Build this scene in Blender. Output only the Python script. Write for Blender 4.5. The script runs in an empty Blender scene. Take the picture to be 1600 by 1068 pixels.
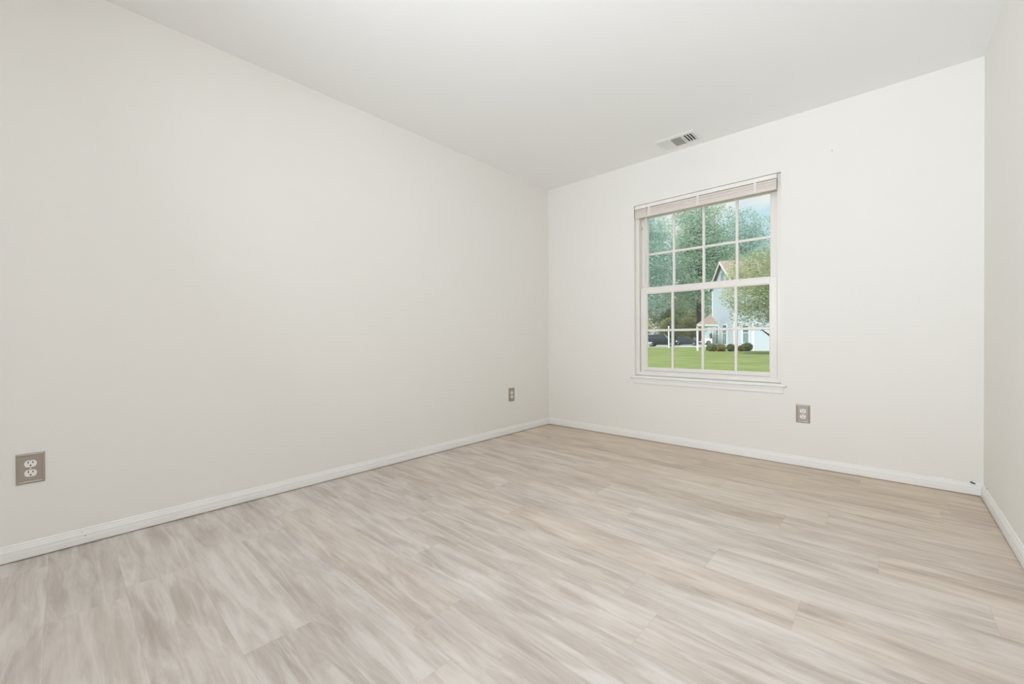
import bpy, bmesh, math, random
from mathutils import Vector, Matrix
R = math.radians
scene = bpy.context.scene
COL = scene.collection

# ------------------------------------------------------------------ camera
FW = Vector((-0.673177, 0.739445, -0.007351))
RT = Vector((0.739481, 0.673152, -0.005810))
UP = Vector((-0.000652, 0.009347, 0.999956))
EYE = 0.8931
cd = bpy.data.cameras.new('camera'); cam = bpy.data.objects.new('camera', cd); COL.objects.link(cam)
cd.sensor_width = 36.0; cd.lens = 643.25 / 1600 * 36; cd.clip_start = 0.02; cd.clip_end = 500
cam.matrix_world = Matrix(((RT.x, UP.x, -FW.x, 0), (RT.y, UP.y, -FW.y, 0), (RT.z, UP.z, -FW.z, EYE), (0, 0, 0, 1)))
scene.camera = cam

# ------------------------------------------------------------------ light and exposure
vs = scene.view_settings
scene.display_settings.display_device = 'sRGB'
vs.view_transform = 'Standard'; vs.look = 'None'; vs.gamma = 1.0; vs.use_curve_mapping = False
vs.exposure = 0.0
scene.cycles.use_denoising = True
scene.cycles.max_bounces = 18; scene.cycles.diffuse_bounces = 12; scene.cycles.glossy_bounces = 5
scene.cycles.transparent_max_bounces = 16; scene.cycles.transmission_bounces = 8
scene.cycles.sample_clamp_indirect = 6.0

SKY_STRENGTH = 1.0
SUN_STRENGTH = 6.0
LAMP_EMISSION = 21.0
FILL_WATTS = (21.0, 23.0)

world = bpy.data.worlds.new('sky'); scene.world = world; world.use_nodes = True
nt = world.node_tree; nt.nodes.clear()
o = nt.nodes.new('ShaderNodeOutputWorld'); bg = nt.nodes.new('ShaderNodeBackground'); bg.inputs[1].default_value = SKY_STRENGTH
tc = nt.nodes.new('ShaderNodeTexCoord'); mp = nt.nodes.new('ShaderNodeMapping'); mp.inputs['Scale'].default_value = (1, 1, 2.6); mp.inputs['Location'].default_value = (0.2, 0.1, 0.55)
nz = nt.nodes.new('ShaderNodeTexNoise'); nz.inputs['Scale'].default_value = 5.0; nz.inputs['Detail'].default_value = 6
rp = nt.nodes.new('ShaderNodeValToRGB'); e = rp.color_ramp.elements
e[0].position = 0.38; e[0].color = (0.60, 0.79, 0.86, 1); e[1].position = 0.60; e[1].color = (0.98, 0.95, 0.90, 1)
m_ = rp.color_ramp.elements.new(0.48); m_.color = (0.76, 0.87, 0.90, 1)
nt.links.new(tc.outputs['Generated'], mp.inputs[0]); nt.links.new(mp.outputs[0], nz.inputs['Vector'])
nt.links.new(nz.outputs['Fac'], rp.inputs[0]); nt.links.new(rp.outputs[0], bg.inputs[0]); nt.links.new(bg.outputs[0], o.inputs[0])

sl = bpy.data.lights.new('sun', 'SUN'); sl.energy = SUN_STRENGTH; sl.angle = R(12); sl.color = (1.0, 0.97, 0.92)
sun = bpy.data.objects.new('sun', sl); COL.objects.link(sun)
sun.rotation_euler = Vector((0.02, 0.85, -0.85)).to_track_quat('-Z', 'Y').to_euler()

# added fill lights behind the camera, tipped up a little, brightening the room
for watts, at, aim, spread in ((FILL_WATTS[0], (-0.55, -0.98, 1.35), (0.08, 1.0, 0.36), 126), (FILL_WATTS[1], (-1.15, -0.98, 1.3), (0.60, 1.0, 0.36), 126)):
    fl = bpy.data.lights.new('fill_light', 'AREA'); fl.shape = 'DISK'; fl.size = 0.4; fl.energy = watts; fl.spread = R(spread); fl.color = (0.85, 0.915, 1.0)
    fill_light = bpy.data.objects.new('fill_light', fl); COL.objects.link(fill_light); fill_light.location = at
    fill_light.rotation_euler = Vector(aim).to_track_quat('-Z', 'Y').to_euler()

# ------------------------------------------------------------------ helpers
def obj(name, bm, mat, parent=None, smooth=False):
    me = bpy.data.meshes.new(name); bm.normal_update(); bm.to_mesh(me); bm.free()
    ob = bpy.data.objects.new(name, me); COL.objects.link(ob)
    for m in (mat if isinstance(mat, (list, tuple)) else [mat]): me.materials.append(m)
    if smooth:
        for p in me.polygons: p.use_smooth = True
    if parent is not None: ob.parent = parent
    return ob

def tag(ob, label, cat, group=None):
    ob['label'] = label; ob['category'] = cat
    if group: ob['group'] = group
    return ob

def struct(ob): ob['kind'] = 'structure'; return ob

def thing(name, label=None, cat=None, loc=(0, 0, 0), rotz=0.0, group=None):
    ob = bpy.data.objects.new(name, None); COL.objects.link(ob); ob.empty_display_size = 0.1
    ob.location = loc; ob.rotation_euler = (0, 0, rotz)
    if label: tag(ob, label, cat, group)
    return ob

def dup(root, loc, rotz, label, group=None):
    r = root.copy(); COL.objects.link(r); r.location = loc; r.rotation_euler = (0, 0, rotz); r['label'] = label
    if group: r['group'] = group
    for ch in list(root.children):
        c = ch.copy(); COL.objects.link(c); c.parent = r
        for g in ch.children:
            d = g.copy(); COL.objects.link(d); d.parent = c
    return r

def add_box(bm, x0, x1, y0, y1, z0, z1, bevel=0.0, seg=2):
    before = set(bm.verts)
    ret = bmesh.ops.create_cube(bm, size=1.0)
    for v in ret['verts']:
        v.co = Vector(((x0 + x1) / 2 + v.co.x * (x1 - x0), (y0 + y1) / 2 + v.co.y * (y1 - y0), (z0 + z1) / 2 + v.co.z * (z1 - z0)))
    if bevel > 0:
        es = list({e for v in ret['verts'] for e in v.link_edges})
        bmesh.ops.bevel(bm, geom=es, offset=bevel, segments=seg, profile=0.5, affect='EDGES')
    return [v for v in bm.verts if v not in before]

def box(*a, **k):
    bm = bmesh.new(); add_box(bm, *a, **k); return bm

def add_cyl(bm, c, r, depth, axis='Z', seg=24, r2=None):
    ret = bmesh.ops.create_cone(bm, cap_ends=True, segments=seg, radius1=r, radius2=r if r2 is None else r2, depth=depth)
    rot = {'Z': Matrix(), 'X': Matrix.Rotation(R(90), 4, 'Y'), 'Y': Matrix.Rotation(R(-90), 4, 'X')}[axis]
    for v in ret['verts']: v.co = Vector(c) + (rot @ v.co.to_4d()).to_3d()
    return ret['verts']

def add_tube(bm, pts, r, seg=10):
    rings = []
    for i, p in enumerate(pts):
        p = Vector(p); rr = r[i] if isinstance(r, (list, tuple)) else r
        t = (Vector(pts[min(i + 1, len(pts) - 1)]) - Vector(pts[max(i - 1, 0)])).normalized()
        a = t.cross(Vector((0.31, 0.17, 0.93))); a = a.normalized() if a.length > 1e-4 else Vector((1, 0, 0)); b = t.cross(a)
        rings.append([bm.verts.new(p + (a * math.cos(2 * math.pi * k / seg) + b * math.sin(2 * math.pi * k / seg)) * rr) for k in range(seg)])
    for i in range(len(rings) - 1):
        for k in range(seg):
            bm.faces.new((rings[i][k], rings[i][(k + 1) % seg], rings[i + 1][(k + 1) % seg], rings[i + 1][k]))
    bm.faces.new(rings[0][::-1]); bm.faces.new(rings[-1])

def add_prism(bm, poly, d, f):
    """poly: 2D points, extruded by d; f maps (a, b, t) to a 3D point."""
    A = [bm.verts.new(f(a, b, 0)) for a, b in poly]; B = [bm.verts.new(f(a, b, d)) for a, b in poly]
    n = len(poly)
    for i in range(n): bm.faces.new((A[i], A[(i + 1) % n], B[(i + 1) % n], B[i]))
    bm.faces.new(A[::-1]); bm.faces.new(B)
    bmesh.ops.recalc_face_normals(bm, faces=bm.faces[:])

def add_frame(bm, x0, x1, z0, z1, wl, wr, wb, wt, y0, y1, bevel=0.002):
    """a rectangular ring in the XZ plane, thickness y0..y1"""
    add_box(bm, x0, x0 + wl, y0, y1, z0, z1, bevel)
    add_box(bm, x1 - wr, x1, y0, y1, z0, z1, bevel)
    add_box(bm, x0 + wl - .001, x1 - wr + .001, y0 + .0004, y1, z0, z0 + wb, bevel)
    add_box(bm, x0 + wl - .001, x1 - wr + .001, y0 + .0004, y1, z1 - wt, z1, bevel)

# ------------------------------------------------------------------ materials
def mat(name, color, rough=0.5, metal=0.0, spec=0.5, bump=None, var=None):
    m = bpy.data.materials.new(name); m.use_nodes = True
    n = m.node_tree; b = n.nodes['Principled BSDF']
    b.inputs['Base Color'].default_value = (*color, 1); b.inputs['Roughness'].default_value = rough
    b.inputs['Metallic'].default_value = metal; b.inputs['Specular IOR Level'].default_value = spec
    t = n.nodes.new('ShaderNodeTexCoord')
    if var:   # (scale, amount): a faint mottling of the colour
        z = n.nodes.new('ShaderNodeTexNoise'); z.inputs['Scale'].default_value = var[0]; z.inputs['Detail'].default_value = 4
        r = n.nodes.new('ShaderNodeMapRange'); r.inputs[3].default_value = 1 - var[1]; r.inputs[4].default_value = 1 + var[1]
        v = n.nodes.new('ShaderNodeVectorMath'); v.operation = 'SCALE'; v.inputs[0].default_value = color
        n.links.new(t.outputs['Object'], z.inputs['Vector']); n.links.new(z.outputs['Fac'], r.inputs[0])
        n.links.new(r.outputs[0], v.inputs['Scale']); n.links.new(v.outputs[0], b.inputs['Base Color'])
    if bump:  # (scale, strength, distance)
        z = n.nodes.new('ShaderNodeTexNoise'); z.inputs['Scale'].default_value = bump[0]; z.inputs['Detail'].default_value = 3
        u = n.nodes.new('ShaderNodeBump'); u.inputs['Strength'].default_value = bump[1]; u.inputs['Distance'].default_value = bump[2]
        n.links.new(t.outputs['Object'], z.inputs['Vector']); n.links.new(z.outputs['Fac'], u.inputs['Height']); n.links.new(u.outputs[0], b.inputs['Normal'])
    return m

M = {}
M['wall'] = mat('wall_paint', (0.810, 0.795, 0.762), 0.75, spec=0.25, bump=(260, 0.06, 0.001), var=(1.3, 0.006))
M['ceiling'] = mat('ceiling_paint', (0.885, 0.885, 0.88), 0.85, spec=0.2, bump=(300, 0.05, 0.001))
M['trim'] = mat('white_trim_paint', (0.83, 0.825, 0.81), 0.38, spec=0.4, var=(6, 0.012))
M['vinyl'] = mat('window_vinyl', (0.79, 0.762, 0.722), 0.35, spec=0.45, var=(8, 0.012))
M['blind'] = mat('blind_slats', (0.72, 0.66, 0.605), 0.42, spec=0.4, var=(14, 0.02))
M['blind_rail'] = mat('blind_headrail', (0.82, 0.80, 0.76), 0.38, spec=0.45)
M['tape'] = mat('blind_tape', (0.78, 0.742, 0.70), 0.8)
M['vent'] = mat('vent_enamel', (0.80, 0.795, 0.785), 0.4, spec=0.4, var=(30, 0.015))
M['louver'] = mat('vent_louver_grey', (0.36, 0.35, 0.33), 0.5)
M['dark'] = mat('dark_void', (0.02, 0.019, 0.018), 0.9, spec=0.1)
M['nickel'] = mat('brushed_nickel', (0.40, 0.355, 0.305), 0.38, metal=0.55, bump=(900, 0.05, 0.0004), var=(160, 0.05))
M['recept'] = mat('white_nylon', (0.82, 0.80, 0.78), 0.35)
M['screw'] = mat('screw_steel', (0.75, 0.73, 0.70), 0.3, metal=0.7)
M['black'] = mat('black_rubber', (0.02, 0.02, 0.02), 0.6)

# lamp glass
m = bpy.data.materials.new('lamp_glass'); m.use_nodes = True; n = m.node_tree; n.nodes.clear()
oo = n.nodes.new('ShaderNodeOutputMaterial'); em = n.nodes.new('ShaderNodeEmission'); em.inputs[0].default_value = (0.99, 0.99, 1.0, 1); em.inputs[1].default_value = LAMP_EMISSION
n.links.new(em.outputs[0], oo.inputs[0]); M['lamp'] = m

# window glass: clear pane with a faint green tint and a real reflection of the room
m = bpy.data.materials.new('window_glass'); m.use_nodes = True; n = m.node_tree; n.nodes.clear()
oo = n.nodes.new('ShaderNodeOutputMaterial'); mx = n.nodes.new('ShaderNodeMixShader'); tr = n.nodes.new('ShaderNodeBsdfTransparent'); gl = n.nodes.new('ShaderNodeBsdfGlossy')
tr.inputs[0].default_value = (0.962, 0.982, 0.982, 1); gl.inputs['Roughness'].default_value = 0.02; gl.inputs[0].default_value = (0.9, 1.0, 0.98, 1)
fr = n.nodes.new('ShaderNodeFresnel'); fr.inputs[0].default_value = 1.5
sc2 = n.nodes.new('ShaderNodeMath'); sc2.operation = 'MULTIPLY'; sc2.inputs[1].default_value = 0.9
n.links.new(fr.outputs[0], sc2.inputs[0]); n.links.new(sc2.outputs[0], mx.inputs[0])
n.links.new(tr.outputs[0], mx.inputs[1]); n.links.new(gl.outputs[0], mx.inputs[2]); n.links.new(mx.outputs[0], oo.inputs[0]); M['glass'] = m

# floor: greige wash vinyl plank. attributes: pl (offset, tone, warm) per plank, pu (along, across) in metres
def floor_material():
    m = bpy.data.materials.new('greige_plank'); m.use_nodes = True; n = m.node_tree; L = n.links.new
    b = n.nodes['Principled BSDF']
    def N(t, **k):
        x = n.nodes.new(t)
        for a, v in k.items(): setattr(x, a, v)
        return x
    def math_(op, a, bb=None, c=None):
        x = N('ShaderNodeMath', operation=op)
        for i, v in enumerate((a, bb, c)):
            if v is None: continue
            if isinstance(v, (int, float)): x.inputs[i].default_value = v
            else: L(v, x.inputs[i])
        return x.outputs[0]
    pl = N('ShaderNodeAttribute', attribute_name='plank'); pu = N('ShaderNodeAttribute', attribute_name='local')
    s = N('ShaderNodeSeparateXYZ'); L(pl.outputs['Vector'], s.inputs[0]); off, tone, warm = s.outputs
    u = N('ShaderNodeSeparateXYZ'); L(pu.outputs['Vector'], u.inputs[0]); ux, uy, _ = u.outputs
    def noise(sx, sy, scale, detail, dist=0.0, seed=0.0, rough=0.55):
        c = N('ShaderNodeCombineXYZ')
        L(math_('ADD', math_('MULTIPLY', ux, sx), math_('MULTIPLY', off, 37.0)), c.inputs[0])
        L(math_('ADD', math_('MULTIPLY', uy, sy), math_('MULTIPLY', off, 11.0)), c.inputs[1]); c.inputs[2].default_value = seed
        z = N('ShaderNodeTexNoise'); z.inputs['Scale'].default_value = scale; z.inputs['Detail'].default_value = detail
        z.inputs['Distortion'].default_value = dist; z.inputs['Roughness'].default_value = rough
        L(c.outputs[0], z.inputs['Vector']); return z.outputs['Fac']
    cloud = noise(1.7, 6.5, 1.0, 5, 0.9, 1.0)          # broad wash patches, long along the board
    streak = noise(3.4, 38.0, 1.0, 6, 0.5, 7.0, 0.62)    # grain streaks
    fine = noise(9.0, 170.0, 1.0, 4, 0.0, 3.0, 0.7)     # fine grain
    white = noise(2.4, 20.0, 1.0, 5, 1.1, 19.0, 0.6)         # white wash
    v = math_('ADD', math_('MULTIPLY', cloud, 0.52), math_('MULTIPLY', streak, 0.36))
    v = math_('ADD', v, math_('MULTIPLY', fine, 0.12))
    v = math_('ADD', v, math_('MULTIPLY', math_('SUBTRACT', tone, 0.5), 0.07))
    r = N('ShaderNodeValToRGB'); e = r.color_ramp.elements
    e[0].position = 0.31; e[0].color = (0.375, 0.325, 0.285, 1)
    e[1].position = 0.65; e[1].color = (0.68, 0.635, 0.605, 1)
    k = e.new(0.44); k.color = (0.495, 0.443, 0.402, 1)
    k = e.new(0.54); k.color = (0.59, 0.541, 0.50, 1)
    L(v, r.inputs[0])
    wr = N('ShaderNodeMapRange'); wr.inputs[1].default_value = 0.46; wr.inputs[2].default_value = 0.64; L(white, wr.inputs[0])
    mw = N('ShaderNodeMix', data_type='RGBA'); L(math_('MULTIPLY', wr.outputs[0], 0.60), mw.inputs[0]); L(r.outputs[0], mw.inputs[6]); mw.inputs[7].default_value = (0.73, 0.695, 0.668, 1)
    # boards tinted warmer toward the back wall
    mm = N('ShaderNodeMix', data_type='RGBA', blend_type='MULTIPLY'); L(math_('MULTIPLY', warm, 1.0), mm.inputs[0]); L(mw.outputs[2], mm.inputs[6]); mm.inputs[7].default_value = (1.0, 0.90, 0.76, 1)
    # knots: rare, elongated rings
    vo = N('ShaderNodeTexVoronoi', feature='F1', voronoi_dimensions='2D'); vo.inputs['Scale'].default_value = 1.0
    c = N('ShaderNodeCombineXYZ'); L(math_('ADD', math_('MULTIPLY', ux, 1.25), math_('MULTIPLY', off, 23.0)), c.inputs[0]); L(math_('ADD', math_('MULTIPLY', uy, 3.2), math_('MULTIPLY', off, 5.0)), c.inputs[1])
    L(c.outputs[0], vo.inputs['Vector'])
    kr = N('ShaderNodeMapRange'); kr.inputs[1].default_value = 0.015; kr.inputs[2].default_value = 0.16; kr.inputs[3].default_value = 1; kr.inputs[4].default_value = 0; L(vo.outputs['Distance'], kr.inputs[0])
    cs = N('ShaderNodeSeparateXYZ'); L(vo.outputs['Color'], cs.inputs[0]); rare = math_('GREATER_THAN', cs.outputs[0], 0.66)
    ring = math_('ADD', math_('MULTIPLY', math_('SINE', math_('MULTIPLY', vo.outputs['Distance'], 150.0)), 0.12), 0.70)
    mk = N('ShaderNodeMix', data_type='RGBA', blend_type='MULTIPLY'); L(math_('MULTIPLY', math_('MULTIPLY', math_('MULTIPLY', kr.outputs[0], ring), rare), 0.58), mk.inputs[0]); L(mm.outputs[2], mk.inputs[6]); mk.inputs[7].default_value = (0.66, 0.58, 0.50, 1)
    # seams between boards (bevelled edge line)
    W, LEN = 0.1915, 1.22
    ed = math_('MINIMUM', uy, math_('SUBTRACT', W, uy)); ee = math_('MINIMUM', ux, math_('SUBTRACT', LEN, ux))
    d = math_('MINIMUM', ed, ee)
    sr = N('ShaderNodeMapRange'); sr.inputs[1].default_value = 0.0004; sr.inputs[2].default_value = 0.0016; sr.inputs[3].default_value = 1; sr.inputs[4].default_value = 0; L(d, sr.inputs[0])
    ms = N('ShaderNodeMix', data_type='RGBA', blend_type='MULTIPLY'); L(math_('MULTIPLY', sr.outputs[0], 0.26), ms.inputs[0]); L(mk.outputs[2], ms.inputs[6]); ms.inputs[7].default_value = (0.62, 0.56, 0.50, 1)
    L(ms.outputs[2], b.inputs['Base Color'])
    b.inputs['Specular IOR Level'].default_value = 0.35
    rr = N('ShaderNodeMapRange'); rr.inputs[3].default_value = 0.30; rr.inputs[4].default_value = 0.44; L(streak, rr.inputs[0]); L(rr.outputs[0], b.inputs['Roughness'])
    bp = N('ShaderNodeBump'); bp.inputs['Strength'].default_value = 0.10; bp.inputs['Distance'].default_value = 0.001; L(math_('SUBTRACT', fine, sr.outputs[0]), bp.inputs['Height']); L(bp.outputs[0], b.inputs['Normal'])
    return m
M['floor'] = floor_material()

# ------------------------------------------------------------------ room dimensions
XL, XR, YB, YR, H = -2.6244, 0.3993, 3.455, -1.25, 2.44
T = 0.15
OX0, OX1, OZ0, OZ1 = -1.666, -0.5555, 0.545, 2.068     # window opening

# floor, one face per plank
def build_floor():
    rng = random.Random(23)
    bm = bmesh.new(); W, LEN = 0.1915, 1.22
    pk = bm.faces.layers.float_vector.new('plank'); lo = bm.loops.layers.float_vector.new('local')
    y0 = 0.152 - W * 8
    starts = {8: -2.041, 12: -1.45, 15: -0.216, 19: -0.374, 22: 0.20, 10: -0.9, 11: -2.3, 9: -1.35, 13: -0.55, 14: -1.9, 7: -0.75}
    row = 0; y = y0
    while y < YB + T:
        s = starts.get(row, rng.uniform(-LEN, 0))
        x = s
        while x > XL - T: x -= LEN
        while x < XR + T:
            a, bb = max(x, XL - T), min(x + LEN, XR + T)
            c, d = max(y, YR - T), min(y + W, YB + T)
            if bb > a and d > c:
                vs_ = [bm.verts.new((p, q, 0)) for p, q in ((a, c), (bb, c), (bb, d), (a, d))]
                f = bm.faces.new(vs_)
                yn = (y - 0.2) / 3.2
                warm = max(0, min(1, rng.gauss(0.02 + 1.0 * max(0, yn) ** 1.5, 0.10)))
                f[pk] = (0.37 + rng.random() * 10, rng.random(), warm)
                for l in f.loops: l[lo] = (l.vert.co.x - x, l.vert.co.y - y, 0)
            x += LEN
        y += W; row += 1
    # slab body under the boards
    fs = set(bm.faces)
    vv = [bm.verts.new((p, q, z)) for z in (-0.001, -0.12) for p, q in ((XL - T, YR - T), (XR + T, YR - T), (XR + T, YB + T), (XL - T, YB + T))]
    for i in range(4): bm.faces.new((vv[i], vv[4 + i], vv[4 + (i + 1) % 4], vv[(i + 1) % 4]))
    bm.faces.new(vv[4:8][::-1])
    return struct(obj('floor', bm, M['floor']))
build_floor()
struct(obj('ceiling', box(XL - T, XR + T, YR - T, YB + T, H, H + 0.14), M['ceiling']))
struct(obj('wall_left', box(XL - T, XL, YR, YB, 0, H), M['wall']))
struct(obj('wall_right', box(XR, XR + T, YR, YB, 0, H), M['wall']))
struct(obj('wall_rear', box(XL - T, XR + T, YR - T, YR, 0, H), M['wall']))
def wall_back():
    bm = bmesh.new()
    xs = [XL - T, OX0, OX1, XR + T]; zs = [0, OZ0, OZ1, H]
    g = {}
    for k, y in enumerate((YB, YB + T)):
        for i, x in enumerate(xs):
            for j, z in enumerate(zs): g[i, j, k] = bm.verts.new((x, y, z))
    for i in range(3):
        for j in range(3):
            if (i, j) == (1, 1): continue
            bm.faces.new([g[i, j, 0], g[i + 1, j, 0], g[i + 1, j + 1, 0], g[i, j + 1, 0]])
            bm.faces.new([g[i, j, 1], g[i, j + 1, 1], g[i + 1, j + 1, 1], g[i + 1, j, 1]])
    for a, b in (((1, 1), (2, 1)), ((2, 1), (2, 2)), ((2, 2), (1, 2)), ((1, 2), (1, 1))):
        bm.faces.new([g[a[0], a[1], 0], g[b[0], b[1], 0], g[b[0], b[1], 1], g[a[0], a[1], 1]])
    out = [(0, 0), (1, 0), (2, 0), (3, 0), (3, 1), (3, 2), (3, 3), (2, 3), (1, 3), (0, 3), (0, 2), (0, 1)]
    for a, b in zip(out, out[1:] + out[:1]):
        bm.faces.new([g[a[0], a[1], 0], g[a[0], a[1], 1], g[b[0], b[1], 1], g[b[0], b[1], 0]])
    bmesh.ops.recalc_face_normals(bm, faces=bm.faces[:])
    return struct(obj('wall_back', bm, M['wall']))
wall_back()

# baseboards: colonial profile (distance from wall, height), bottom held a hair above the floor
BASE = [(0, .0055), (.0125, .0055), (.0125, .030), (.0115, .034), (.0115, .046), (.0095, .050), (.0085, .056), (.006, .060), (.0055, .066), (.003, .069), (0, .069)]
def base(name, f, d):
    bm = bmesh.new(); add_prism(bm, BASE, d, f); return struct(obj(name, bm, M['trim']))
bl = base('baseboard_left', lambda a, b, t: (XL + a, YR + t, b), YB - YR)
base('baseboard_back', lambda a, b, t: (XL + t, YB - a, b), XR - XL)
base('baseboard_right', lambda a, b, t: (XR - a, YR + t, b), YB - YR)
base('baseboard_rear', lambda a, b, t: (XL + t, YR + a, b), XR - XL)
for y, z, r in ((0.058, 0.056, 0.0013), (0.068, 0.038, 0.0018)):
    bm = bmesh.new(); add_cyl(bm, (XL + (0.0085 if z > .05 else .0115), y, z), r, 0.0012, 'X', 10); obj('nail_hole', bm, M['dark'], bl)

# ------------------------------------------------------------------ window
def build_window():
    w = thing('window_1', loc=((OX0 + OX1) / 2, YB, OZ0)); struct(w)
    inv = Matrix.Translation(-Vector(w.location))
    def part(name, bm, m, parent=w, **k):
        bm.transform(inv); return obj(name, bm, m, parent, **k)
    # master frame, with the stops and tracks that stand beside the upper sash
    bm = bmesh.new()
    add_frame(bm, OX0, OX1, OZ0 + .02, OZ1, .032, .029, .030, .030, YB + .032, YB + .135)
    for x0, x1 in ((OX0 + .032, OX0 + .040), (OX1 - .038, OX1 - .029)):
        add_box(bm, x0, x1, YB + .088, YB + .098, .60, OZ1 - .03, .001)
    add_box(bm, OX0 + .032, OX1 - .029, YB + .036, YB + .125, OZ0 + .045, .592, .002)
    part('window_frame', bm, M['vinyl'])
    # stool and apron
    bm = bmesh.new(); add_box(bm, -1.698, -0.523, YB - .030, YB + .001, .541, .562, .007, 3); add_box(bm, OX0 + .0005, OX1 - .0005, YB - .004, YB + .034, .546, .5622, .001)
    part('window_sill', bm, M['trim'])
    bm = bmesh.new()
    add_prism(bm, [(0, .492), (.006, .492), (.010, .499), (.010, .520), (.013, .526), (.013, .5405), (0, .5405)], 1.133, lambda a, b, t: (-1.676 + t, YB - a, b))
    part('apron', bm, M['trim'])
    def sash(name, x0, x1, z0, z1, wl, wr, wb, wt, y0, y1, gx, gz, gy, groove=None):
        bm = bmesh.new()
        add_frame(bm, x0, x1, z0, z1, wl, wr, wb, wt, y0, y1, .0025)
        # glazing bead
        add_frame(bm, x0 + wl - .001, x1 - wr + .001, z0 + wb - .001, z1 - wt + .001, .006, .006, .006, .006, gy - .008, gy + .008, .0015)
        s = part(name, bm, M['vinyl'])
        if groove: part('finger_groove', box(x0 + wl * .6, x1 - wr, y0 - .0008, y0 + .002, groove - .0018, groove + .0018), M['louver'], s)
        bm = bmesh.new(); hw = .0095
        for x in gx: add_box(bm, x - hw, x + hw, gy - .011, gy + .011, z0 + wb - .002, z1 - wt + .002, .003)
        add_box(bm, x0 + wl - .002, x1 - wr + .002, gy - .0108, gy + .0108, gz - hw, gz + hw, .003)
        part('grille', bm, M['vinyl'], s)
        part('pane', box(x0 + wl - .004, x1 - wr + .004, gy - .0015, gy + .0015, z0 + wb - .004, z1 - wt + .004), M['glass'], s)
        return s
    sash('upper_sash', -1.628, -0.5885, 1.297, 2.036, .047, .0455, .045, .070, YB + .090, YB + .120, (-1.3515, -1.108, -0.862), 1.638, YB + .105)
    sash('lower_sash', -1.631, -0.5875, .586, 1.338, .054, .0465, .046, .050, YB + .052, YB + .084, (-1.350, -1.1055, -0.862), .961, YB + .068, groove=.606)
    # tilt-latch slot in the left track
    part('balance_clip', box(-1.6335, -1.6285, YB + .086, YB + .0885, 1.865, 1.893, .0005), M['louver'])
    # outside casing seen past the panes
    bm = bmesh.new(); add_frame(bm, OX0 - .06, OX1 + .06, OZ0 - .05, OZ1 + .06, .07, .07, .07, .07, YB + T - .002, YB + T + .028, .003)
    part('brickmould', bm, M['trim'])
    return w
build_window()

# mini blind, drawn up
def build_blind():
    b = thing('mini_blind', 'white slatted mini blind drawn up tight at the top of the window', 'window blind', (OX0 + .01, YB, 1.953))
    inv = Matrix.Translation(-Vector(b.location))
    def part(name, bm, m, parent=b, **k):
        bm.transform(inv); return obj(name, bm, m, parent, **k)
    x0, x1 = OX0 + .0085, -0.582
    bm = bmesh.new(); add_box(bm, x0 - .002, x1, YB + .001, YB + .028, 2.034, OZ1 - .004, .0015)
    add_box(bm, x0 - .002, x1, YB - .0005, YB + .002, 2.032, 2.0365, .0006); part('headrail', bm, M['blind_rail'])
    bm = bmesh.new(); z = 1.9685; rng = random.Random(4); k = 0
    while z < 2.028:
        dx = rng.uniform(-.0012, .0012); dy = rng.uniform(-.001, .001); d = 0.0022
        pts = []
        for j in range(5):
            t = j / 4 - .5; pts.append((YB + .0145 + dy + t * .0245, z + .0012 * (1 - 4 * t * t)))
        A = [[bm.verts.new((x, p[0], p[1] + s)) for p in pts] for x in (x0 + dx, x1 - .001 + dx) for s in (.0004, -.0026)]
        for j in range(4):
            bm.faces.new((A[0][j], A[2][j], A[2][j + 1], A[0][j + 1])); bm.faces.new((A[1][j + 1], A[3][j + 1], A[3][j], A[1][j]))
        bm.faces.new((A[1][0], A[3][0], A[2][0], A[0][0])); bm.faces.new((A[0][4], A[2][4], A[3][4], A[1][4]))
        z += .0031 if k % 7 != 6 else .0044; k += 1
    part('slat_stack', bm, M['blind'])
    part('bottom_rail', box(x0 + .001, x1 - .001, YB + .002, YB + .027, 1.953, 1.968, .003), M['blind'])
    for x in (-1.528, -1.124, -0.719):
        bm = bmesh.new(); add_box(bm, x - .009, x + .009, YB - .0005, YB + .0012, 1.957, 2.032, .0004); part('ladder_tape', bm, M['tape'])
    bm = bmesh.new(); add_tube(bm, [(-1.556, YB - .004, 2.030), (-1.556, YB - .005, 1.99), (-1.557, YB - .003, 1.36)], .0032, 8); add_cyl(bm, (-1.556, YB - .002, 2.035), .004, .012, 'Z', 10)
    part('tilt_wand', bm, M['tape'], smooth=True)
    bm = bmesh.new(); add_cyl(bm, (-1.556, YB - .0012, 2.0405), .0032, .003, 'Y', 12); part('wand_hook', bm, M['louver'])
build_blind()

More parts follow.
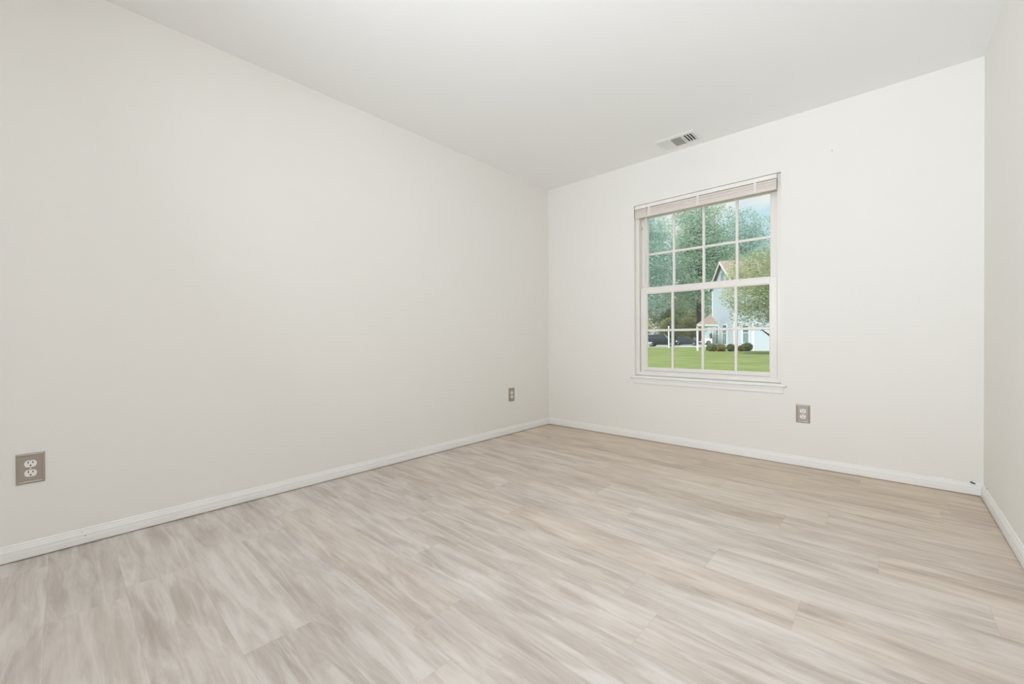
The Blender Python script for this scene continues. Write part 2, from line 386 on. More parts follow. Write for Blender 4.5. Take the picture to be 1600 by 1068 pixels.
# ------------------------------------------------------------------ ceiling register
def build_vent():
    cx, cy = -1.2085, 3.280
    v = thing('ceiling_vent', 'white three-way louvered air vent set in the ceiling above the window', 'vent', (cx, cy, H), R(-1.0))
    hx, hy = .152, .102
    bm = bmesh.new()
    ix, iy = .127, .068
    # stamped face plate: raised bevelled border, with bars between the three louver banks
    def ring(ax, ay, bx, by, z0, z1):
        A = [bm.verts.new((sx * ax, sy * ay, z0)) for sx, sy in ((-1, -1), (1, -1), (1, 1), (-1, 1))]
        B = [bm.verts.new((sx * bx, sy * by, z1)) for sx, sy in ((-1, -1), (1, -1), (1, 1), (-1, 1))]
        for i in range(4): bm.faces.new((A[i], A[(i + 1) % 4], B[(i + 1) % 4], B[i]))
    ring(hx, hy, hx, hy, 0, -.002); ring(hx, hy, hx - .012, hy - .012, -.002, -.008); ring(hx - .012, hy - .012, ix, iy, -.008, -.008); ring(ix, iy, ix, iy, -.008, -.0015)
    add_box(bm, -.047, -.039, -iy, iy, -.0085, -.001, .0008); add_box(bm, .039, .047, -iy, iy, -.0085, -.001, .0008)
    bmesh.ops.recalc_face_normals(bm, faces=bm.faces[:])
    obj('face_plate', bm, M['vent'], v)
    obj('duct_opening', box(-ix, ix, -iy, iy, -.0012, -.0002), M['dark'], v)
    for i in range(9):      # middle bank, blades across the long axis
        y = -iy + .0075 + i * .0151
        bm = box(-.039, .039, -.0062, .0062, -.0005, .0005)
        bm.transform(Matrix.Translation((0, y, -.0052)) @ Matrix.Rotation(R(-28), 4, 'X')); obj('louver', bm, M['louver'], v)
    for s in (-1, 1):       # side banks, blades throw air to both sides
        for i in range(4):
            x = s * (.056 + i * .0205)
            bm = box(-.0088, .0088, -iy, iy, -.0005, .0005)
            bm.transform(Matrix.Translation((x, 0, -.0052)) @ Matrix.Rotation(R(s * 26), 4, 'Y')); obj('louver', bm, M['vent'], v)
    for s in (-1, 1):
        bm = bmesh.new(); add_cyl(bm, (s * .1335, 0, -.0088), .0035, .002, 'Z', 14); obj('screw', bm, M['louver'], v)
build_vent()

# ------------------------------------------------------------------ outlets (built facing -Y, wall at y = 0)
def build_outlet(label, loc, rot):
    o_ = thing('wall_outlet', label, 'electrical outlet', loc, rot, 'nickel plated wall outlets')
    hw, hh = .0395, .0620
    bm = bmesh.new()
    prof = [(0, 0), (0, .003), (.002, .0055), (.006, .0065), (.0085, .0055), (.010, .0050)]   # inset, height
    rings = []
    for ins, h in prof:
        rings.append([bm.verts.new((sx * (hw - ins), -h, sz * (hh - ins))) for sx, sz in ((-1, -1), (1, -1), (1, 1), (-1, 1))])
    for A, B in zip(rings, rings[1:]):
        for i in range(4): bm.faces.new((A[i], A[(i + 1) % 4], B[(i + 1) % 4], B[i]))
    bm.faces.new(rings[-1]); bm.faces.new(rings[0][::-1]); bmesh.ops.recalc_face_normals(bm, faces=bm.faces[:])
    obj('cover_plate', bm, M['nickel'], o_)
    for s in (1, -1):
        zc = s * .0195
        bm = bmesh.new(); pts = []
        for k in range(48):
            a = 2 * math.pi * k / 48; pts.append((.0172 * math.cos(a), max(-.0138, min(.0138, .0172 * math.sin(a)))))
        add_prism(bm, pts, .0030, lambda a, b, t: (a, -.0040 - t, zc + b))
        f = obj('receptacle', bm, M['recept'], o_)
        for x, hgt in ((-.0063, .0045), (.0063, .0038)):
            obj('blade_slot', box(x - .0012, x + .0012, -.0074, -.0066, zc + .0015, zc + .0015 + 2 * hgt), M['dark'], f)
        bm = bmesh.new(); add_cyl(bm, (0, -.0070, zc - .0068), .0026, .0008, 'Y', 14); obj('ground_hole', bm, M['dark'], f)
    bm = bmesh.new(); add_cyl(bm, (0, -.0054, 0), .0032, .0016, 'Y', 16); obj('screw', bm, M['screw'], o_)
    return o_
OUT1 = build_outlet('brushed nickel outlet low on the left wall, nearest and largest of the three', (XL, -.086, .370), R(90))
dup(OUT1, (XL, 2.870, .368), R(90), 'small nickel outlet low on the left wall beside the far corner')
dup(OUT1, (-.428, YB, .365), 0, 'nickel outlet below and right of the window on the back wall')

# ------------------------------------------------------------------ small things on the walls
bm = bmesh.new(); add_tube(bm, [(.352, YB + .004, .0715), (.352, YB - .010, .0720), (.358, YB - .019, .0712), (.366, YB - .021, .0690)], .0034, 10)
tag(obj('cable_stub', bm, M['black'], smooth=True), 'short black cable stub poking out above the back baseboard by the right corner', 'cable')
bm = bmesh.new(); add_cyl(bm, (-.269, YB - .0018, 2.128), .0030, .0046, 'Y', 12)
tag(obj('wall_nail', bm, M['louver']), 'tiny grey nail high on the back wall, right of the window', 'nail')
bm = bmesh.new(); add_cyl(bm, (XR - .0018, 3.335, .077), .0028, .0046, 'X', 12)
tag(obj('wall_nail', bm, M['louver']), 'tiny grey nail low on the right wall just above the baseboard', 'nail')

# ceiling lamp, just above the picture's top edge; its light grazes the ceiling
def build_lamp():
    l = thing('ceiling_lamp', 'round frosted glass flush ceiling lamp, lit, on the white ceiling', 'lamp', (-0.895, 0.94, H))
    bm = bmesh.new(); add_cyl(bm, (0, 0, -.012), .165, .024, 'Z', 48); obj('base_ring', bm, M['trim'], l)
    bm = bmesh.new(); rings = []
    for i in range(9):
        a = R(90) * i / 8; rings.append([bm.verts.new((.150 * math.cos(a) * math.cos(2 * math.pi * k / 40), .150 * math.cos(a) * math.sin(2 * math.pi * k / 40), -.024 - .075 * math.sin(a))) for k in range(40)] if i < 8 else [bm.verts.new((0, 0, -.099))])
    for A, B in zip(rings[:-2], rings[1:-1]):
        for k in range(40): bm.faces.new((A[k], B[k], B[(k + 1) % 40], A[(k + 1) % 40]))
    for k in range(40): bm.faces.new((rings[7][k], rings[8][0], rings[7][(k + 1) % 40]))
    bmesh.ops.recalc_face_normals(bm, faces=bm.faces[:])
    obj('glass_dome', bm, M['lamp'], l, smooth=True)
build_lamp()

# ================================================================== outdoors
# site frame: a = metres to the right of the view axis, d = metres ahead along it
F2 = Vector((FW.x, FW.y)).normalized(); R2 = Vector((F2.y, -F2.x))
def site(a, d, z): return Vector((R2.x * a + F2.x * d, R2.y * a + F2.y * d, z))
VIEW = math.atan2(R2.y, R2.x)       # heading of the +a axis
G = -0.38                           # level of the lawn

def grass_material():
    m = bpy.data.materials.new('lawn_grass'); m.use_nodes = True; n = m.node_tree; L = n.links.new; b = n.nodes['Principled BSDF']
    t = n.nodes.new('ShaderNodeTexCoord'); z1 = n.nodes.new('ShaderNodeTexNoise'); z1.inputs['Scale'].default_value = 0.55; z1.inputs['Detail'].default_value = 5
    z2 = n.nodes.new('ShaderNodeTexNoise'); z2.inputs['Scale'].default_value = 9; z2.inputs['Detail'].default_value = 5
    mx = n.nodes.new('ShaderNodeMix'); mx.inputs[0].default_value = 0.45
    L(t.outputs['Object'], z1.inputs['Vector']); L(t.outputs['Object'], z2.inputs['Vector']); L(z1.outputs['Fac'], mx.inputs[2]); L(z2.outputs['Fac'], mx.inputs[3])
    r = n.nodes.new('ShaderNodeValToRGB'); e = r.color_ramp.elements
    e[0].position = .33; e[0].color = (.115, .165, .055, 1); e[1].position = .66; e[1].color = (.265, .27, .10, 1); k = e.new(.5); k.color = (.18, .225, .075, 1)
    L(mx.outputs[0], r.inputs[0]); L(r.outputs[0], b.inputs['Base Color']); b.inputs['Roughness'].default_value = .9; b.inputs['Specular IOR Level'].default_value = .15
    return m
M['grass'] = grass_material()
M['asphalt'] = mat('pale_paving', (.46, .45, .43), .9, spec=.2, var=(1.5, .12))
M['siding'] = mat('pale_siding', (.50, .565, .65), .55, spec=.3, var=(.8, .02))
M['hwhite'] = mat('house_white_trim', (.70, .73, .76), .5)
M['shingle'] = mat('brown_shingles', (.30, .235, .205), .9, spec=.1, var=(2.5, .16))
M['hglass'] = mat('house_window_glass', (.10, .15, .18), .12, spec=.6, var=(.9, .3))
M['shade'] = mat('window_lower_glass', (.20, .27, .29), .2, spec=.5)
M['bark'] = mat('tree_bark', (.085, .075, .065), .95, spec=.1, bump=(6, .6, .05), var=(3, .25))
M['carblack'] = mat('car_paint_black', (.012, .016, .019), .25, spec=.3)
M['carsilver'] = mat('car_paint_silver', (.50, .54, .58), .25, metal=.4)
M['carblue'] = mat('car_paint_slate', (.022, .03, .04), .25, spec=.35)
M['carwhite'] = mat('car_paint_white', (.74, .78, .80), .25)
M['carglass'] = mat('car_glass', (.30, .36, .40), .08, metal=.75, spec=.8)
M['tyre'] = mat('tyre_rubber', (.018, .018, .02), .8)
M['rim'] = mat('wheel_rim', (.20, .21, .22), .35, metal=.6)
M['carside'] = mat('car_side_glass', (.02, .03, .035), .08, spec=.5)
M['head'] = mat('headlight_lens', (.75, .80, .82), .15)
M['tail'] = mat('tail_light_lens', (.35, .03, .02), .2)

def leaf_material(name, dark, mid, light):
    m = bpy.data.materials.new(name); m.use_nodes = True; n = m.node_tree; L = n.links.new; n.nodes.clear()
    oo = n.nodes.new('ShaderNodeOutputMaterial'); at = n.nodes.new('ShaderNodeAttribute'); at.attribute_name = 'tint'
    r = n.nodes.new('ShaderNodeValToRGB'); e = r.color_ramp.elements
    e[0].position = 0; e[0].color = (*dark, 1); e[1].position = 1; e[1].color = (*light, 1); k = e.new(.5); k.color = (*mid, 1)
    d = n.nodes.new('ShaderNodeBsdfDiffuse'); t = n.nodes.new('ShaderNodeBsdfTranslucent'); mx = n.nodes.new('ShaderNodeMixShader'); mx.inputs[0].default_value = .45
    L(at.outputs['Fac'], r.inputs[0]); L(r.outputs[0], d.inputs[0]); L(r.outputs[0], t.inputs[0]); L(d.outputs[0], mx.inputs[1]); L(t.outputs[0], mx.inputs[2]); L(mx.outputs[0], oo.inputs[0])
    return m
M['leaf_oak'] = leaf_material('oak_leaves', (0.25, 0.36, 0.27), (0.42, 0.55, 0.43), (0.58, 0.68, 0.58))
M['leaf_teal'] = leaf_material('maple_leaves', (0.29, 0.43, 0.39), (0.45, 0.59, 0.54), (0.6, 0.71, 0.66))
M['leaf_olive'] = leaf_material('olive_leaves', (0.26, 0.32, 0.17), (0.45, 0.51, 0.32), (0.62, 0.63, 0.42))
M['leaf_hedge'] = leaf_material('hedge_leaves', (0.24, 0.26, 0.14), (0.42, 0.43, 0.25), (0.6, 0.56, 0.34))
M['leaf_bush'] = leaf_material('bush_leaves', (.15, .20, .10), (.26, .31, .17), (.38, .41, .24))
M['leaf_gold'] = leaf_material('gold_bush_leaves', (.26, .20, .07), (.40, .32, .13), (.52, .44, .20))

def add_leaves(bm, lay, rng, blobs, n, size):
    """n single leaves sprayed through ellipsoid blobs (centre, radii), denser at the shell"""
    shift = [rng.gauss(0, .16) for _ in blobs]
    vol = [b[1][0] * b[1][1] * b[1][2] for b in blobs]
    for _ in range(n):
        k_ = rng.choices(range(len(blobs)), vol)[0]; c, r = blobs[k_]
        while True:
            p = Vector((rng.uniform(-1, 1), rng.uniform(-1, 1), rng.uniform(-1, 1)))
            if 0.1 < p.length <= 1: break
        p = p * (max(p.length, rng.random() ** .5) / p.length) if p.length < .6 else p
        q = Vector(c) + Vector((p.x * r[0], p.y * r[1], p.z * r[2]))
        s = size * rng.uniform(.6, 1.35)
        rot = Matrix.Rotation(rng.uniform(0, 6.28), 3, 'Z') @ Matrix.Rotation(rng.gauss(.7, .5), 3, 'X')
        pts = [Vector((-.5, 0, 0)), Vector((-.08, .30, .07)), Vector((.5, 0, -.05)), Vector((-.08, -.30, .07))]
        f = bm.faces.new([bm.verts.new(q + rot @ (v * s)) for v in pts])
        f[lay] = max(0, min(1, rng.gauss(.48 + shift[k_], .19)))

def crown(name, mat_, blobs, n, size, seed, parent):
    bm = bmesh.new(); lay = bm.faces.layers.float.new('tint'); rng = random.Random(seed)
    add_leaves(bm, lay, rng, blobs, n, size); return obj(name, bm, mat_, parent)

def tree(name, label, cat, a, d, height, clear, radius, trunk_r, leaf, n, size, seed, group=None, lean=0.0, nblob=16, branches=7):
    rng = random.Random(seed)
    t = thing(name, label, cat, site(a, d, G), VIEW, group)
    # crown blobs (local: x right of view, y ahead, z up)
    blobs = []; ch = height - clear
    for i in range(nblob):
        zz = clear + ch * (0.12 + 0.76 * (i + .5) / nblob); f = (zz - clear) / ch
        w = radius * (math.sin(math.pi * min(.97, f * .82 + .14)) ** .7)
        an = i * 2.4 + rng.uniform(-.4, .4); rr = w * rng.uniform(.30, .62)
        br = max(w * rng.uniform(.42, .60), radius * .22)
        blobs.append(((rr * math.cos(an) + lean * f, rr * math.sin(an), zz), (br, br, min(br * .8, ch * .22))))
    blobs.append(((lean, 0, height - ch * .16), (radius * .36, radius * .36, ch * .16)))
    crown('foliage', leaf, blobs, n, size, seed + 1, t)
    bm = bmesh.new()
    add_tube(bm, [(0, 0, -.15), (0, 0, .4), (lean * .1, 0, clear), (lean * .3, .1, clear + ch * .35), (lean * .6, 0, clear + ch * .7)], [trunk_r * 1.35, trunk_r, trunk_r * .85, trunk_r * .5, trunk_r * .18], 12)
    for k in range(branches):
        b = rng.choice(blobs)[0]; z0 = clear * .85 + (b[2] - clear * .85) * .35
        z0 = max(clear * .7, min(z0, clear + ch * .4))
        add_tube(bm, [(lean * .15, 0, z0), (b[0] * .5, b[1] * .5, z0 + (b[2] - z0) * .6), b], [trunk_r * .42, trunk_r * .25, trunk_r * .07], 7)
    obj('trunk', bm, M['bark'], t, smooth=True)
    return t

def build_ground():
    def patch(name, a0, a1, d0, d1, z, m, th=.1):
        bm = bmesh.new(); P = [site(a, d, 0) for a, d in ((a0, d0), (a1, d0), (a1, d1), (a0, d1))]
        A = [bm.verts.new((p.x, p.y, z)) for p in P]; B = [bm.verts.new((p.x, p.y, z - th)) for p in P]
        bm.faces.new(A); bm.faces.new(B[::-1])
        for i in range(4): bm.faces.new((A[i], B[i], B[(i + 1) % 4], A[(i + 1) % 4]))
        bmesh.ops.recalc_face_normals(bm, faces=bm.faces[:])
        return struct(obj(name, bm, m))
    bm = bmesh.new()
    x0, x1, y0, y1 = -140, 90, YB + T, 190
    A = [bm.verts.new(p) for p in ((x0, y0, G), (x1, y0, G), (x1, y1, G), (x0, y1, G))]; B = [bm.verts.new((v.co.x, v.co.y, G - .2)) for v in A]
    bm.faces.new(A); bm.faces.new(B[::-1])
    for i in range(4): bm.faces.new((A[i], B[i], B[(i + 1) % 4], A[(i + 1) % 4]))
    bmesh.ops.recalc_face_normals(bm, faces=bm.faces[:])
    struct(obj('lawn_ground', bm, M['grass']))
    patch('parking_strip', 4, 60, 57.2, 80, G + .03, M['asphalt'], .06)
build_ground()

# ------------------------------------------------------------------ house across the lawn
def build_house():
    fd = Vector((6.3, -1.0)).normalized()
    p0 = site(21.59, 40.0, G)
    h = thing('house', 'pale blue sided house with brown roof and porch across the lawn', 'house', p0, VIEW + math.atan2(fd.y, fd.x))
    WG, LF = 6.4, 13.0; EZ, AZ = 6.75 , 9.1       # eave and ridge heights above the lawn
    lap = .155
    def siding(name, f, width, top):
        bm = bmesh.new(); z = 0
        while z < AZ:
            if top(z) is None: break
            a0, a1 = top(z); zt = z + lap
            t2 = top(zt - 1e-4)
            if t2 is None: break
            b0, b1 = t2
            q = [bm.verts.new(f(a0, z, .022)), bm.verts.new(f(a1, z, .022)), bm.verts.new(f(b1, zt, .004)), bm.verts.new(f(b0, zt, .004))]
            bm.faces.new(q); u = [bm.verts.new(f(a0, z, .0)), bm.verts.new(f(a1, z, .0))]; bm.faces.new((u[0], u[1], q[1], q[0]))
            z = zt
        # back sheet gives the wall its body
        for dz in (0,):
            pts = [(0, 0), (width, 0)] + ([(width, EZ), (width / 2, AZ), (0, EZ)] if width == WG else [(width, EZ), (0, EZ)])
            add_prism(bm, pts, -.12, lambda a, b, t: f(a, b, t))
        return obj(name, bm, M['siding'], h)
    def gtop(z):
        if z <= EZ: return (0, WG)
        s = (z - EZ) / (AZ - EZ) * WG / 2
        return None if s > WG / 2 - .05 else (s, WG - s)
    siding('gable_wall', lambda a, z, o_: (-o_, a, z), WG, gtop)
    siding('front_wall', lambda a, z, o_: (a, -o_, z), LF, lambda z: (0, LF) if z <= EZ else None)
    # roof: two slabs
    bm = bmesh.new(); ov = .35; sl_ = (AZ - EZ) / (WG / 2)
    for s in (0, 1):
        y0, y1 = (-ov, WG / 2) if s == 0 else (WG + ov, WG / 2)
        z0 = EZ - ov * sl_ + .05; z1 = AZ + .05
        A = [bm.verts.new((x, y, z)) for x, y, z in ((-.3, y0, z0), (LF + .3, y0, z0), (LF + .3, y1, z1), (-.3, y1, z1))]
        B = [bm.verts.new((v.co.x, v.co.y, v.co.z + .16)) for v in A]
        bm.faces.new(A); bm.faces.new(B[::-1])
        for i in range(4): bm.faces.new((A[i], B[i], B[(i + 1) % 4], A[(i + 1) % 4]))
    bmesh.ops.recalc_face_normals(bm, faces=bm.faces[:]); obj('roof', bm, M['shingle'], h)
    for s in (0, 1):    # rake boards under the roof edge
        y0 = -ov if s == 0 else WG + ov
        bm = bmesh.new(); z0 = EZ - ov * sl_
        A = [bm.verts.new((x, y, z)) for x in (-.34, -.29) for y, z in ((y0, z0 - .10), (y0, z0 + .15), (WG / 2, AZ + .15), (WG / 2, AZ - .10))]
        bm.faces.new(A[:4]); bm.faces.new(A[4:][::-1])
        for i in range(4): bm.faces.new((A[i], A[4 + i], A[4 + (i + 1) % 4], A[(i + 1) % 4]))
        bmesh.ops.recalc_face_normals(bm, faces=bm.faces[:]); obj('rake_board', bm, M['hwhite'], h)
    obj('fascia_board', box(-.3, LF + .3, -ov - .03, -ov + .01, EZ - ov * sl_ - .12, EZ - ov * sl_ + .17), M['hwhite'], h)
    for x, y in ((0, 0), (0, WG)):
        bm = bmesh.new(); add_box(bm, x - .05, x + .14, y - .05, y + .10, 0, EZ - .05); obj('corner_board', bm, M['hwhite'], h)
    obj('corner_board', box(1.58, 1.80, -.06, .02, 0, 2.75), M['hwhite'], h)
    bm = bmesh.new(); add_box(bm, -.05, .0, WG / 2 - .45, WG / 2 + .45, 7.0, 8.1); obj('gable_vent', bm, M['shade'], h)
    def window(face, c, w, z0, z1, grid=False):
        """face 'g' on the gable wall (c along it), 'f' on the front wall"""
        mp_ = (lambda a, z, o_: Vector((-o_, a, z))) if face == 'g' else (lambda a, z, o_: Vector((a, -o_, z)))
        def bx(a0, a1, zz0, zz1, o0, o1):
            p, q = mp_(a0, zz0, o0), mp_(a1, zz1, o1)
            return (min(p.x, q.x), max(p.x, q.x), min(p.y, q.y), max(p.y, q.y), zz0, zz1)
        t = .11; bm = bmesh.new()
        for a0, a1, b0, b1 in ((c - w / 2 - t, c - w / 2, z0 - t, z1 + t), (c + w / 2, c + w / 2 + t, z0 - t, z1 + t), (c - w / 2, c + w / 2, z0 - t, z0), (c - w / 2, c + w / 2, z1, z1 + t), (c - w / 2, c + w / 2, (z0 + z1) / 2 + .12, (z0 + z1) / 2 + .18)):
            add_box(bm, *bx(a0, a1, b0, b1, .0, .06))
        f = obj('window', bm, M['hwhite'], h)
        m1 = (z0 + z1) / 2 + .14
        obj('pane', box(*bx(c - w / 2, c + w / 2, m1, z1, .01, .035)), M['hglass'], f)
        obj('pane', box(*bx(c - w / 2, c + w / 2, z0, m1, .01, .035)), M['shade'], f)
    window('f', 1.02, .50, .78, 2.42)
    window('g', 2.55, 1.15, .62, 2.55)
    window('g', 4.85, .75, .62, 2.45)
    window('f', 5.2, .9, .8, 2.4); window('f', 5.2, .9, 3.9, 5.3)
    # porch at the left of the gable wall: hipped roof on white posts
    inv = h.matrix_basis.inverted()
    def loc(a, d, z): return inv @ site(a, d, z + G)
    c = [(18.05, 40.2), (20.55, 41.0), (22.0, 45.6), (20.6, 45.2)]
    zE, zA = 2.62, 3.72
    P = [loc(a, d, zE) for a, d in c]
    bm = bmesh.new(); v = [bm.verts.new(p) for p in P]; x = bm.verts.new(loc(20.75, 43.0, zA))
    for i in range(4): bm.faces.new((v[i], v[(i + 1) % 4], x))
    bm.faces.new(v[::-1])
    bmesh.ops.recalc_face_normals(bm, faces=bm.faces[:]); obj('porch_roof', bm, M['shingle'], h)
    bm = bmesh.new(); v1 = [bm.verts.new(p) for p in P]; v2 = [bm.verts.new(p - Vector((0, 0, .20))) for p in P]
    bm.faces.new(v1); bm.faces.new(v2[::-1])
    for i in range(4): bm.faces.new((v1[i], v2[i], v2[(i + 1) % 4], v1[(i + 1) % 4]))
    bmesh.ops.recalc_face_normals(bm, faces=bm.faces[:]); obj('porch_fascia', bm, M['hwhite'], h)
    for a, d in ((18.2, 40.4), (18.95, 40.65)):
        p = loc(a, d, 0); obj('porch_post', box(p.x - .07, p.x + .07, p.y - .07, p.y + .07, 0, zE - .15), M['hwhite'], h)
    return h
build_house()

# ------------------------------------------------------------------ bushes along the house
def bush(a, d, w, hgt, leaf, seed, label):
    b = thing('round_bush', label, 'bush', site(a, d, G), VIEW, 'clipped bushes along the house')
    blobs = [((0, 0, hgt * .5), (w / 2, w / 2 * .9, hgt * .52))]
    crown('foliage', leaf, blobs, 2600, .14, seed, b)
    bm = bmesh.new(); add_tube(bm, [(0, 0, -.1), (0, 0, hgt * .55)], [.06, .03], 8)
    for k in range(5): add_tube(bm, [(0, 0, .08), (w * .3 * math.cos(k * 1.26), w * .3 * math.sin(k * 1.26), hgt * .6)], [.03, .012], 6)
    obj('stem', bm, M['bark'], b)
bush(19.05, 39.2, 1.05, .72, M['leaf_bush'], 31, 'green clipped bush at the left end of the row by the house')
bush(20.05, 39.6, .95, .66, M['leaf_bush'], 32, 'low green bush behind the yellow bush by the house')
bush(19.55, 38.4, .78, .50, M['leaf_gold'], 33, 'small yellow-topped bush between green bushes, left of the corner board')
bush(20.42, 38.4, .74, .68, M['leaf_bush'], 34, 'dark green bush right of the larger yellow bush, before the house corner')
bush(21.24, 38.2, .50, .54, M['leaf_gold'], 35, 'small yellowish bush right of the house corner, below the window')
bush(22.15, 38.8, 1.0, .78, M['leaf_bush'], 36, 'dark green round bush at the right end of the row by the house')

# ------------------------------------------------------------------ cars
def car(name, label, a, d, turn, paint, L=4.5, W=1.82, H_=1.5, kind='sedan'):
    c = thing(name, label, 'car', site(a, d, G + .03), VIEW - R(turn))
    wr = .33 if kind == 'sedan' else .37
    x0, x1 = -L / 2, L / 2; belt = H_ * (.60 if kind != 'pickup' else .58)
    xf, xr = x1 - .92, x0 + .88
    # lower body: stations (x, half width, bottom, top)
    if kind == 'sedan': st = [(x0, .74, .42, .78), (x0 + .12, .86, .28, .95 * belt + .03), (xr - .45, .91, .22, belt), (xr + .45, .91, .22, belt), (0, .91, .22, belt), (xf - .5, .91, .22, belt - .02), (xf, .91, .22, belt - .08), (x1 - .25, .86, .24, belt - .18), (x1, .72, .36, belt - .30)]
    else: st = [(x0, .80, .42, belt * .92), (x0 + .10, .90, .30, belt), (xr - .45, .92, .26, belt), (xr + .45, .92, .26, belt), (0, .92, .26, belt), (xf - .5, .92, .26, belt), (xf, .92, .26, belt - .04), (x1 - .2, .88, .28, belt - .12), (x1, .78, .38, belt - .24)]
    k = W / 1.84
    bm = bmesh.new(); rings = []
    for x, hw, zb, zt in st:
        hw *= k; zm = zb + (zt - zb) * .55
        rings.append([bm.verts.new(p) for p in ((x, -hw * .92, zb), (x, -hw, zm), (x, -hw * .95, zt - .04), (x, -hw * .86, zt), (x, hw * .86, zt), (x, hw * .95, zt - .04), (x, hw, zm), (x, hw * .92, zb))])
    for A, B in zip(rings, rings[1:]):
        for i in range(8): bm.faces.new((A[i], A[(i + 1) % 8], B[(i + 1) % 8], B[i]))
    bm.faces.new(rings[0][::-1]); bm.faces.new(rings[-1])
    # cabin
    if kind == 'sedan': cb = (xr - .25, xf - .25, xr + .45, xf - 1.15)
    elif kind == 'suv': cb = (x0 + .08, xf - .20, x0 + .40, xf - .95)
    else: cb = (-.75, xf - .20, -.60, xf - .85)
    hb, ht = .86 * W / 2, .70 * W / 2
    base_ = [(cb[0], -hb, belt - .02), (cb[1], -hb, belt - .05), (cb[1], hb, belt - .05), (cb[0], hb, belt - .02)]
    top_ = [(cb[2], -ht, H_ - .03), (cb[3], -ht, H_ - .01), (cb[3], ht, H_ - .01), (cb[2], ht, H_ - .03)]
    A = [bm.verts.new(p) for p in base_]; B = [bm.verts.new(p) for p in top_]
    mid = [bm.verts.new(((cb[2] + cb[3]) / 2, s * ht * 1.02, H_)) for s in (-1, 1)]
    for i in range(4):
        if i == 0: bm.faces.new((A[0], A[1], B[1], mid[0], B[0]))
        elif i == 2: bm.faces.new((A[2], A[3], B[3], mid[1], B[2]))
        else: bm.faces.new((A[i], A[(i + 1) % 4], B[(i + 1) % 4], B[i]))
    bm.faces.new((B[0], mid[0], mid[1], B[3])); bm.faces.new((mid[0], B[1], B[2], mid[1]))
    if kind == 'pickup':     # cut-down bed behind the cab: rails round an open box
        add_box(bm, x0 + .10, -.72, -W / 2 * .90, -W / 2 * .80, belt - .03, belt + .07); add_box(bm, x0 + .10, -.72, W / 2 * .80, W / 2 * .90, belt - .03, belt + .07); add_box(bm, x0 + .04, x0 + .12, -W / 2 * .9, W / 2 * .9, belt - .05, belt + .07)
    bmesh.ops.recalc_face_normals(bm, faces=bm.faces[:])
    obj('body', bm, paint, c)
    # glass panels, slightly proud of the cabin
    def panel(name_, quad, n_, m_=M['carside']):
        n_ = Vector(n_).normalized(); q = [Vector(p) for p in quad]; ctr = sum(q, Vector()) / 4
        q = [ctr + (p - ctr) * .90 for p in q]
        bm = bmesh.new(); P = [bm.verts.new(p + n_ * .012) for p in q]; Q = [bm.verts.new(p - n_ * .01) for p in q]
        bm.faces.new(P); bm.faces.new(Q[::-1])
        for i in range(4): bm.faces.new((P[i], Q[i], Q[(i + 1) % 4], P[(i + 1) % 4]))
        bmesh.ops.recalc_face_normals(bm, faces=bm.faces[:]); obj(name_, bm, m_, c)
    V = Vector
    a_, b_ = [V(p) for p in base_], [V(p) for p in top_]
    panel('windshield', (a_[1], a_[2], b_[2], b_[1]), (1, 0, .8), M['carglass']); panel('rear_window', (a_[3], a_[0], b_[0], b_[3]), (-1, 0, .6))
    for s, (i0, i1) in ((-1, (0, 1)), (1, (3, 2))):
        bm0, bm1 = a_[i0].lerp(a_[i1], .52), b_[i0].lerp(b_[i1], .50)
        panel('side_window', (a_[i0].lerp(bm0, .04), bm0, bm1, b_[i0]), (0, s, .35)); panel('side_window', (bm0, a_[i1].lerp(bm0, .04), b_[i1], bm1), (0, s, .35))
    for sx in (xf - .02, xr + .02):
        for s in (-1, 1):
            bm = bmesh.new(); add_cyl(bm, (sx, s * (W / 2 - .10), wr), wr, .23, 'Y', 24); w_ = obj('wheel', bm, M['tyre'], c)
            bm = bmesh.new(); add_cyl(bm, (sx, s * (W / 2 + .018), wr), wr * .62, .02, 'Y', 20); obj('rim', bm, M['rim'], w_)
    for s in (-1, 1):
        obj('headlight', box(x1 - .16, x1 - .02, s * W * .36 - .17, s * W * .36 + .17, belt - .36, belt - .22, .03), M['head'], c)
        obj('tail_light', box(x0 - .02, x0 + .08, s * W * .37 - .12, s * W * .37 + .12, belt - .26, belt - .06, .02), M['tail'], c)
        obj('side_mirror', box(cb[1] - .35, cb[1] - .20, s * (W / 2 + .02) - .08, s * (W / 2 + .02) + .08, belt + .0, belt + .14, .03), paint, c)
    obj('grille', box(x1 - .06, x1 + .008, -.42, .42, .45, belt - .34, .01), M['black'], c)
    return c
car('hatchback', 'silver car parked at the left end of the row, nose showing', 17.7, 58.6, 26, M['carsilver'], 4.2, 1.78, 1.45)
car('suv', 'large black SUV parked on the pale strip behind the white post', 22.1, 60.6, 33, M['carblack'], 4.5, 1.88, 1.74, 'suv')
car('sedan', 'dark sedan with pale windshield parked right of the black SUV', 28.7, 67.8, 33, M['carblue'], 4.5, 1.80, 1.46)
car('suv', 'dark car mostly hidden behind the sedan, only its roof showing', 29.6, 75.5, 24, M['carblue'], 4.4, 1.84, 1.70, 'suv')
car('pickup_truck', 'white pickup truck parked behind the porch posts', 36.9, 74.0, 14, M['carwhite'], 5.1, 1.92, 1.76, 'pickup')

# white post at the lawn edge
wp = thing('lawn_post', 'thin white post standing at the lawn edge before the black SUV', 'post', site(20.5, 53.8, G))
obj('shaft', box(-.07, .07, -.07, .07, -.1, 2.75, .01), M['hwhite'], wp)
obj('post_cap', box(-.10, .10, -.10, .10, 2.75, 2.83, .02), M['hwhite'], wp)

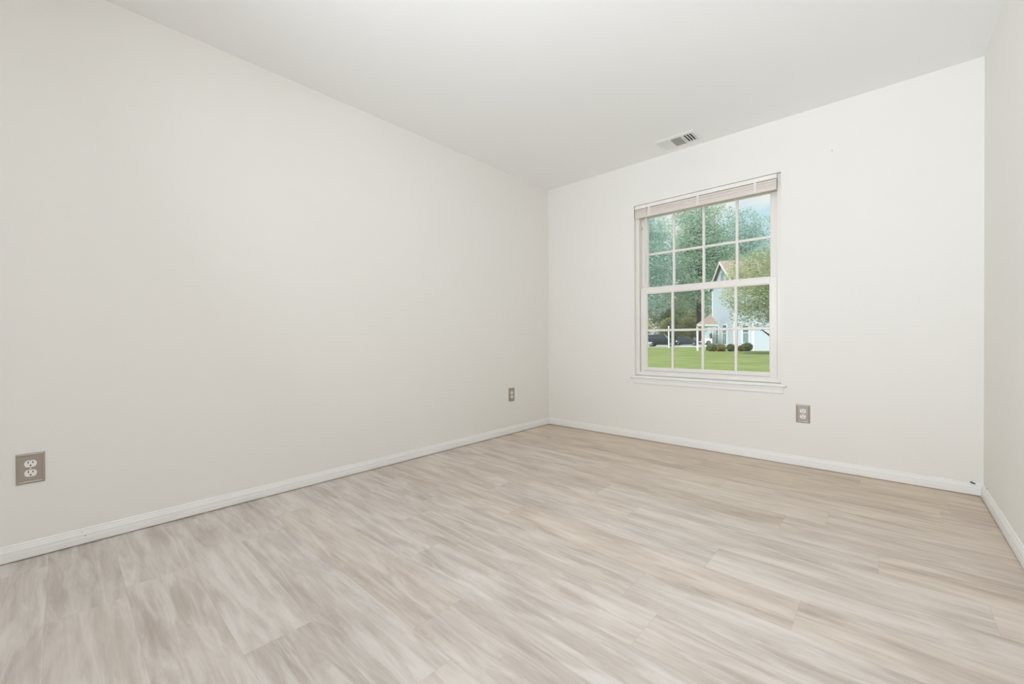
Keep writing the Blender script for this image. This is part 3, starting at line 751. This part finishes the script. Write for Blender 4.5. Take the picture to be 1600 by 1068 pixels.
# ------------------------------------------------------------------ trees
tree('oak_tree', 'tall green tree with thick dark trunk rising behind the parked cars', 'tree', 36.0, 79, 28.6, 5.0, 8.3, .62, M['leaf_oak'], 42000, .33, 101, 'tall trees behind the parked cars', nblob=22)
tree('maple_tree', 'bluish green tree filling the left panes of the window', 'tree', 22.0, 70, 24.0, 4.5, 6.6, .42, M['leaf_teal'], 28000, .30, 102, 'tall trees behind the parked cars', nblob=20)
tree('maple_tree', 'tall bluish green tree behind the house roof, beside the sky', 'tree', 53.5, 94, 31.0, 5.0, 8.8, .5, M['leaf_teal'], 38000, .36, 103, 'tall trees behind the parked cars', nblob=20)
tree('maple_tree', 'tall green tree between the bluish left tree and the thick trunk', 'tree', 31.3, 99, 31.0, 5.0, 7.6, .42, M['leaf_oak'], 24000, .38, 104, 'tall trees behind the parked cars', nblob=20)
yt = tree('yard_tree', 'small olive green tree before the house, low branches hiding its front wall', 'tree', 19.75, 30.0, 7.7, 1.9, 4.1, .17, M['leaf_olive'], 42000, .112, 105, None, lean=-1.3, nblob=16, branches=9)
bm = bmesh.new(); add_tube(bm, [(0, 0, .55), (-.45, -.05, .9), (-1.0, -.1, 1.4), (-1.7, -.1, 1.9)], [.11, .09, .07, .03], 8)
obj('low_branch', bm, M['bark'], yt, smooth=True)
bx = [(20, 112, 14, 'wide olive tree at the far left of the distant tree line'), (31, 121, 16, 'olive tree in the distant tree line behind the black SUV'), (42, 112, 16, 'olive tree in the distant tree line behind the thick trunk'),
      (53, 121, 17, 'olive tree in the distant tree line left of the house gable'), (64, 112, 16, 'olive tree in the distant tree line behind the house'), (75, 121, 16, 'olive tree at the far right of the distant tree line')]
for i, (a, d, hh, lb) in enumerate(bx):
    tree('olive_tree', lb, 'tree', a, d, hh, 1.2, 6.2, .35, M['leaf_hedge'] if i % 2 else M['leaf_olive'], 9000, .45, 120 + i, 'distant tree line', nblob=14, branches=4)
hd = [(44.2, 'yellowish shrub between the white pickup truck and the house'), (28.4, 'yellowish shrub behind the silver car and the black SUV'), (33.2, 'yellowish shrub behind the dark sedan'), (38.9, 'yellowish shrub behind the thick dark trunk')]
for i, (a, lb) in enumerate(hd):
    tree('tall_shrub', lb, 'shrub', a, 86 + 6 * (i % 2), 5.6 + .3 * (i % 2), .3, 3.5, .12, M['leaf_hedge'], 7000, .30, 140 + i, 'shrubs behind the parked cars', nblob=9, branches=5)
